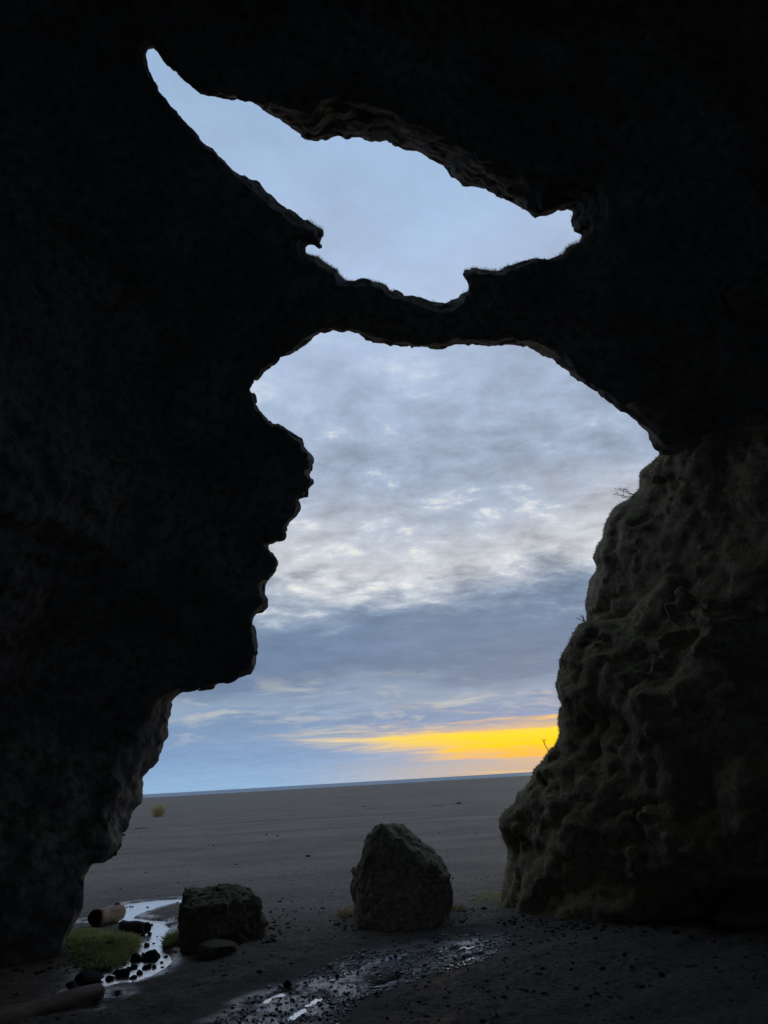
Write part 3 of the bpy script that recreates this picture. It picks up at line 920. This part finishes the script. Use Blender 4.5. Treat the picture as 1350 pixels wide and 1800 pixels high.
def gravel(name, spots, mat, seed):
    """many tiny stones joined: nobody could count them"""
    r = np.random.default_rng(seed)
    shapes = [rock_shape(500 + k, ICO1, 4, 0.1) for k in range(6)]
    VV, FF = [], []; off = 0
    X = np.array([s[0] for s in spots]); Y = np.array([s[1] for s in spots])
    Z, _ = ground_height(X, Y)
    for (x, y, s), z in zip(spots, Z):
        V, F = shapes[r.integers(6)]
        a = r.uniform(0, 6.28); c, sn = math.cos(a), math.sin(a)
        W = V * np.array([s, s * r.uniform(0.55, 1), s * r.uniform(0.35, 0.7)])
        W = np.stack([W[:, 0] * c - W[:, 1] * sn, W[:, 0] * sn + W[:, 1] * c, W[:, 2]], -1) + (x, y, z + s * 0.15)
        VV.append(W); FF.append(F + off); off += len(V)
    tag(link(name, mesh_from(name, np.concatenate(VV), np.concatenate(FF), mat, False)), kind='stuff')


M_GRAVEL = bpy.data.materials.new('wet_gravel'); M_GRAVEL.use_nodes = True


def gravel_material():
    N = NT(M_GRAVEL.node_tree)
    o = N.n('ShaderNodeOutputMaterial'); b = N.n('ShaderNodeBsdfPrincipled'); N.link(b.outputs[0], o.inputs[0])
    p = N.n('ShaderNodeNewGeometry').outputs['Position']
    n = N.noise(p, 30.0, 3)
    N.link(N.mix(N.smooth(n, 0.35, 0.7), (0.016, 0.016, 0.017), (0.075, 0.072, 0.068)), b.inputs['Base Color'])
    b.inputs['Roughness'].default_value = 0.22


gravel_material()
rg = np.random.default_rng(5)
xs = rg.uniform(-2.2, 2.0, 26000); ys = rg.uniform(5.8, 9.8, 26000)
dw = poly_sd(xs, ys, G_WET)
clump = fbm(np.stack([xs, ys, 0 * xs], -1).astype(np.float32), 1.6, 3)
ok = (dw < 0.02) & (rg.random(26000) < np.clip(0.75 + 1.6 * clump, 0.05, 1))
gravel('gravel', [(x, y, 0.005 + 0.020 * u ** 4) for x, y, u in zip(xs[ok], ys[ok], rg.random(ok.sum()))], M_GRAVEL, 6)
M_CLOD = rock_material('dirt_clod', (0.07, 0.055, 0.040), (0.13, 0.10, 0.075), scale=14, bump=0.2)
nc = 7000
cx = rg.uniform(-4.5, 4.8, nc); cy = rg.uniform(5.6, 11.5, nc)
kk = rg.random(nc) < np.clip(0.45 + 1.5 * fbm(np.stack([cx, cy, 0 * cx + 3], -1).astype(np.float32), 0.9, 3), 0.05, 1)
gravel('clods', [(x, y, 0.006 + 0.026 * u ** 4) for x, y, u in zip(cx[kk], cy[kk], rg.random(kk.sum()))], M_CLOD, 9)
n = 2600
yy = 6.0 * (60 / 6.0) ** rg.random(n); xx = rg.uniform(-0.5, 0.5, n) * (yy * 0.95 + 2)
gravel('pebbles', [(x, y, (0.005 + 0.016 * u ** 5) * (1 + y / 40)) for x, y, u in zip(xx, yy, rg.random(n))], M_CLOD, 8)


# ------------------------------------------------------------------ logs
def log_material(name, c1, c2):
    m, N, b = principled(name)
    tc = N.n('ShaderNodeTexCoord').outputs['Object']
    mp = N.n('ShaderNodeMapping'); N.link(tc, mp.inputs[0]); mp.inputs['Scale'].default_value = (2, 14, 14)
    n = N.noise(mp.outputs[0], 2.0, 5, 0.6, 0.6)
    N.link(N.mix(N.smooth(n, 0.35, 0.7), c1, c2), b.inputs['Base Color'])
    b.inputs['Roughness'].default_value = 0.75
    bp = N.n('ShaderNodeBump'); bp.inputs['Strength'].default_value = 0.4; bp.inputs['Distance'].default_value = 0.01
    N.link(n, bp.inputs['Height']); N.link(bp.outputs[0], b.inputs['Normal'])
    return m


def tube(p0, p1, prof, seg=20, wob=0.04, seed=0):
    """prof: list of (t along, radius); returns verts, quad faces, in coordinates along x from p0"""
    L = np.linalg.norm(np.asarray(p1) - np.asarray(p0))
    V = []; F = []
    for t, rr in prof:
        for k in range(seg):
            a = 2 * math.pi * k / seg
            q = 1 + wob * math.sin(3 * a + seed) + wob * 0.6 * math.sin(5 * a + 2 * seed + 3 * t)
            V.append((t * L, rr * q * math.cos(a), rr * q * math.sin(a)))
    for i in range(len(prof) - 1):
        for k in range(seg):
            k2 = (k + 1) % seg
            F.append((i * seg + k, i * seg + k2, (i + 1) * seg + k2, (i + 1) * seg + k))
    return np.array(V), np.array(F)


def make_log(p0, p1, r0, r1, m_bark, m_end, label, seed, knob=True):
    p0 = np.asarray(p0); p1 = np.asarray(p1)
    root = bpy.data.objects.new('driftwood_log', None); COL.objects.link(root)
    d = Vector(p1 - p0)
    root.location = p0; root.rotation_euler = d.to_track_quat('X', 'Z').to_euler()
    tag(root, label, 'log')

    def child(nm, V, F, m):
        o = bpy.data.objects.new(nm, mesh_from(nm, V, F, m)); COL.objects.link(o); o.parent = root
    V, F = tube(p0, p1, [(0, r0 * 0.97)] + [(t, r0 + (r1 - r0) * t + 0.006 * math.sin(9 * t + seed)) for t in np.linspace(0.02, 0.98, 14)] + [(1, r1 * 0.95)], seed=seed)
    child('trunk', V, F, m_bark)
    # sawn end, slightly hollow; and the far end
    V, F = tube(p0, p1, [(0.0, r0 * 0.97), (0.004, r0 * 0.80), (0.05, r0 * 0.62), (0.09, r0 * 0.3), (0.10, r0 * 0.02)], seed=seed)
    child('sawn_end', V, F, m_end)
    V, F = tube(p0, p1, [(1.0, r1 * 0.95), (1.02, r1 * 0.7), (1.025, r1 * 0.02)], seed=seed)
    child('far_end', V, F, m_end)
    if knob:
        V, F = tube(p0, p1, [(0.78, r1 * 0.02), (0.785, r1 * 0.28), (0.83, r1 * 0.36), (0.90, r1 * 0.36), (0.95, r1 * 0.25), (0.955, r1 * 0.02)], seed=seed + 2)
        V[:, 2] += r1 * 0.95
        child('branch_stub', V, F, m_end)


M_LOG = log_material('pale_wood', (0.20, 0.115, 0.06), (0.42, 0.27, 0.16))
M_LOGBROWN = log_material('brown_wood', (0.11, 0.075, 0.052), (0.24, 0.165, 0.115))
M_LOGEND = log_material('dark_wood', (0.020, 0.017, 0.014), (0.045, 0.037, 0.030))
q0 = on_ground(166, 1634, 0.0); q1 = on_ground(208, 1624, 0.0)
make_log((q0[0], q0[1], ground_z(q0[0], q0[1]) + 0.105), (q1[0] - 0.06, q1[1] + 0.22, ground_z(q1[0], q1[1]) + 0.10), 0.108, 0.098, M_LOG, M_LOGEND, 'short pale brown driftwood log with a dark hollow end on the grass', 1)
q0 = on_ground(258, 1641, 0.0); q1 = on_ground(214, 1637, 0.0)
make_log((q0[0], q0[1], 0.06), (q1[0], q1[1], 0.065), 0.068, 0.06, M_LOGEND, M_LOGEND, 'dark wet log lying between the pale log and the stream', 4, False)

q0 = on_ground(172, 1756, 0.0); q1 = on_ground(-45, 1836, 0.0)
make_log((q0[0], q0[1], 0.045), (q1[0], q1[1], 0.075), 0.075, 0.12, M_LOGBROWN, M_LOGEND, 'long weathered brown log half sunk in the floor below the pool', 6, False)

# broken rubble round the foot of the boulders and the slope
rr_ = np.random.default_rng(77)
spots = []
for cx, cy, rx, ry, cnt in ((-2.05, 9.7, 0.75, 0.75, 90), (0.1, 10.1, 0.80, 0.65, 90), (3.0, 9.4, 1.6, 0.7, 420), (-3.9, 9.0, 0.9, 0.7, 160)):
    for _ in range(cnt):
        a = rr_.uniform(0, 6.283); q = rr_.uniform(0.75, 1.25)
        spots.append((cx + rx * q * math.cos(a), cy + ry * q * math.sin(a), 0.010 + 0.038 * rr_.random() ** 3))
gravel('rubble', spots, M_CLOD, 78)


# ------------------------------------------------------------------ grass
def grass_material(name, a, b_):
    m = bpy.data.materials.new(name); m.use_nodes = True
    N = NT(m.node_tree)
    o = N.n('ShaderNodeOutputMaterial')
    p = N.n('ShaderNodeNewGeometry').outputs['Position']
    t = N.n('ShaderNodeAttribute', _attribute_name='tint').outputs['Fac']
    n = N.noise(p, 3.0, 3)
    c = N.mix(N.math('MULTIPLY_ADD', t, 0.7, N.math('MULTIPLY', N.math('SUBTRACT', n, 0.35), 0.8), clamp=True), a, b_)
    d = N.n('ShaderNodeBsdfDiffuse'); tr = N.n('ShaderNodeBsdfTranslucent')
    N.link(c, d.inputs[0]); N.link(c, tr.inputs[0])
    ms = N.n('ShaderNodeMixShader'); ms.inputs[0].default_value = 0.4
    N.link(d.outputs[0], ms.inputs[1]); N.link(tr.outputs[0], ms.inputs[2]); N.link(ms.outputs[0], o.inputs[0])
    return m


def blades(pos, dirs, length, width, seed, droop=0.5):
    """three-section blades; returns verts, triangles, tint"""
    r = np.random.default_rng(seed)
    n = len(pos)
    dirs = dirs / np.linalg.norm(dirs, axis=1, keepdims=True)
    side = np.cross(dirs, r.normal(size=(n, 3))); side /= np.linalg.norm(side, axis=1, keepdims=True)
    L = (length * r.uniform(0.5, 1.2, n))[:, None]; W = width * r.uniform(0.6, 1.3, n)[:, None]
    g = np.array([0, 0, -1.0]) * droop
    p1 = pos + dirs * L * 0.5 + g * L * 0.10
    p2 = pos + dirs * L + g * L * 0.45
    V = np.stack([pos - side * W, pos + side * W, p1 - side * W * 0.7, p1 + side * W * 0.7, p2], 1).reshape(-1, 3)
    b = np.arange(n)[:, None] * 5
    F = np.concatenate([b + [0, 1, 3], b + [0, 3, 2], b + [2, 3, 4]])
    tint = np.repeat(r.random(n), 5)
    return V, F, tint


def grass_obj(name, pos, dirs, length, width, mat, seed, droop=0.5, parent=None):
    V, F, t = blades(pos, dirs, length, width, seed, droop)
    me = mesh_from(name, V, F, mat, False); attr(me, 'tint', t)
    return tag(link(name, me, parent), kind='stuff')


M_GRASS = grass_material('green_grass', (0.24, 0.29, 0.10), (0.56, 0.58, 0.27))
M_DRY = grass_material('dry_grass', (0.24, 0.19, 0.10), (0.60, 0.48, 0.28))
M_MOSS = grass_material('moss_grass', (0.22, 0.18, 0.09), (0.50, 0.39, 0.22))


def patch(n, cx, cy, rx, ry, seed, poly=None):
    r = np.random.default_rng(seed)
    if poly is not None:
        q = np.array(poly); lo = q.min(0); hi = q.max(0)
        p = lo + (hi - lo) * r.random((n, 2))
        k = poly_sd(p[:, 0], p[:, 1], poly) < 0.05 * r.normal(size=n)
        p = p[k]
    else:
        a = r.uniform(0, 6.28, n); d = np.sqrt(r.random(n)) * (1 + 0.15 * np.sin(3 * a + seed))
        p = np.stack([cx + rx * d * np.cos(a), cy + ry * d * np.sin(a)], -1)
    z, _ = ground_height(p[:, 0], p[:, 1])
    k = z > WATER_Z + 0.005
    return np.concatenate([p, z[:, None]], 1)[k]


def grow(P, seed, lean=(0.35, -0.25, 0.7), spread=0.45):
    r = np.random.default_rng(seed)
    nb = np.stack([vnoise((P * 2.2 + 5).astype(np.float32)), vnoise((P * 2.2 + 31).astype(np.float32)), 0 * P[:, 0]], -1)
    return np.array(lean) + r.normal(size=P.shape) * spread + nb * 0.7


GP = [(112, 1640), (135, 1628), (160, 1630), (200, 1634), (235, 1645), (250, 1655), (240, 1668), (225, 1678), (210, 1692), (190, 1702), (170, 1697), (150, 1690), (135, 1680), (120, 1665)]
P = patch(26000, 0, 0, 0, 0, 3, gpoly(GP, 0.08))
grass_obj('grass_patch', P, grow(P, 4, (0.6, -0.4, 0.30)), 0.10, 0.0042, M_GRASS, 5)
P = patch(2600, *on_ground(300, 1658, 0)[:2], 0.17, 0.45, 9)
grass_obj('grass_patch', P, grow(P, 10), 0.12, 0.0032, M_GRASS, 11)
P = patch(900, *on_ground(606, 1616, 0)[:2], 0.10, 0.25, 12)
grass_obj('grass_patch', P, grow(P, 13), 0.10, 0.003, M_DRY, 14)
P = patch(1100, *on_ground(868, 1584, 0)[:2], 0.30, 0.5, 15)
grass_obj('grass_patch', P, grow(P, 16), 0.06, 0.003, M_GRASS, 17)
P = patch(700, *on_ground(788, 1606, 0)[:2], 0.22, 0.2, 18)
grass_obj('grass_patch', P, grow(P, 19), 0.07, 0.003, M_MOSS, 20)

# the lone tuft out on the plain
tc_ = on_ground(278, 1436, 0.0); tz = ground_z(tc_[0], tc_[1])
r = np.random.default_rng(21)
P = np.stack([r.normal(0, 0.13, 420), r.normal(0, 0.13, 420), np.zeros(420)], -1)
D = np.stack([P[:, 0] * 1.2, P[:, 1] * 1.2, np.full(420, 0.8)], -1) + r.normal(size=P.shape) * 0.20
V, F, t = blades(P, D, 1.1, 0.016, 22, 0.2)
me = mesh_from('grass_tuft', V, F, M_DRY, False); attr(me, 'tint', t)
tag(link('grass_tuft', me, None, (tc_[0], tc_[1], tz)), 'lone tuft of straw-coloured grass out on the dark plain', 'grass tuft')


def face_normals(V, F):
    a = V[F[:, 2]] - V[F[:, 0]]; b = V[F[:, 3]] - V[F[:, 1]]
    n = np.cross(a, b); l = np.linalg.norm(n, axis=1, keepdims=True)
    return n / np.maximum(l, 1e-9), l[:, 0] * 0.5


def scatter(V, F, n, seed, weight):
    r = np.random.default_rng(seed)
    N_, A = face_normals(V, F)
    w = A * weight(V[F].mean(1), N_)
    k = r.choice(len(F), n, p=w / w.sum())
    u = r.random((n, 1)); v = r.random((n, 1))
    q = V[F[k]]
    p = (q[:, 0] * (1 - u) + q[:, 1] * u) * (1 - v) + (q[:, 3] * (1 - u) + q[:, 2] * u) * v
    return p, N_[k]


# moss and short hanging grass on the slope
for i, ((V, F), cnt) in enumerate(zip(OUT, (15000, 34000, 4000))):
    def wgt(c, nn):
        px, py, dep, rr = project(c.astype(np.float32))
        nz = fbm(c.astype(np.float32), 1.4, 3)
        return np.clip(nn[:, 2] + 0.35 + 1.3 * nz, 0.02, 1.2) * ((px < 1380) & (rr < 12.6))
    p, nn = scatter(V, F, cnt, 40 + i, wgt)
    r = np.random.default_rng(50 + i)
    D = nn * 0.7 + r.normal(size=p.shape) * 0.35 + np.array([0, 0, 0.15])
    grass_obj('moss', p, D, 0.045, 0.0032, M_MOSS, 60 + i, 1.1, OUT_ROOT)
# grass on top of the bridge and along the ledges
def wtop(c, nn):
    px, py, dep, rr = project(c.astype(np.float32))
    b = (px > 540) & (px < 1030) & (py > 380) & (py < 560)
    l = (px > 460) & (px < 560) & (py > 730) & (py < 810)
    return ((nn[:, 2] > 0.35) & (b | l)) * np.clip(0.1 + 1.5 * fbm(c.astype(np.float32), 1.5, 2), 0, 1)
p, nn = scatter(CAVE_V, CAVE_F, 5200, 70, wtop)
r = np.random.default_rng(71)
tag(grass_obj('bridge_grass', p, nn * 0.4 + r.normal(size=p.shape) * 0.45 + np.array([0, 0, 0.7]), 0.075, 0.0028, M_MOSS, 72, 0.5, bpy.data.objects['sea_cave']))


# ------------------------------------------------------------------ dry plants on the slope
def plant(px, py, rr, stems, label, seed, spread=1.0):
    r = random.Random(seed)
    o0 = at(px, py, rr)
    VV, FF, off = [], [], 0

    def stem(a, b, ra, rb):
        nonlocal off
        a = np.asarray(a); b = np.asarray(b)
        d = b - a; L = np.linalg.norm(d); d = d / L
        s = np.cross(d, (0.3, 0.9, 0.2)); s /= np.linalg.norm(s); t = np.cross(d, s)
        m = (a + b) / 2 + s * 0.05 * L
        for c, q in ((a, ra), (m, (ra + rb) / 2), (b, rb)):
            for k in range(4):
                an = k * math.pi / 2
                VV.append(c + q * (math.cos(an) * s + math.sin(an) * t))
        for i in range(2):
            for k in range(4):
                k2 = (k + 1) % 4
                FF.append((off + i * 4 + k, off + i * 4 + k2, off + i * 4 + 4 + k2, off + i * 4 + 4 + k))
        off += 12
    for (dx, dz, L) in stems:
        b = np.array([dx, r.uniform(-0.3, 0.3), dz]); b = b / np.linalg.norm(b) * L
        stem((0, 0, 0), b, 0.006, 0.003)
        for q in (0.55, 0.75, 0.9):
            v = b * q
            e = np.array([r.uniform(-1, 1) - 0.3, r.uniform(-0.6, 0.6), r.uniform(-0.2, 1.0)]); e = e / np.linalg.norm(e) * L * r.uniform(0.12, 0.25)
            stem(v, v + e, 0.003, 0.002)
            stem(v + e, v + e * 1.12, 0.007, 0.007)
    o = link('dry_plant', mesh_from('dry_plant', np.array(VV), np.array(FF), M_DRYSTEM, False), None, o0)
    tag(o, label, 'plant')


M_DRYSTEM = grass_material('dry_stem', (0.03, 0.025, 0.015), (0.06, 0.05, 0.03))
plant(1120, 872, 12.0, [(-1, 0.45, 0.30), (-1, 0.15, 0.36), (-0.9, 0.75, 0.24), (-1, -0.1, 0.25)], 'bare branching plant sticking out from the top of the mossy slope', 3)
plant(963, 1318, 11.0, [(-0.35, 1, 0.16)], 'thin dry stalk on the lower edge of the mossy slope against the yellow sky', 5)
plant(1028, 1092, 11.05, [(-0.6, 1, 0.10), (-1, 0.6, 0.12), (-0.2, 1, 0.09)], 'short dry sprig at the shoulder between the two mossy ledges', 8)
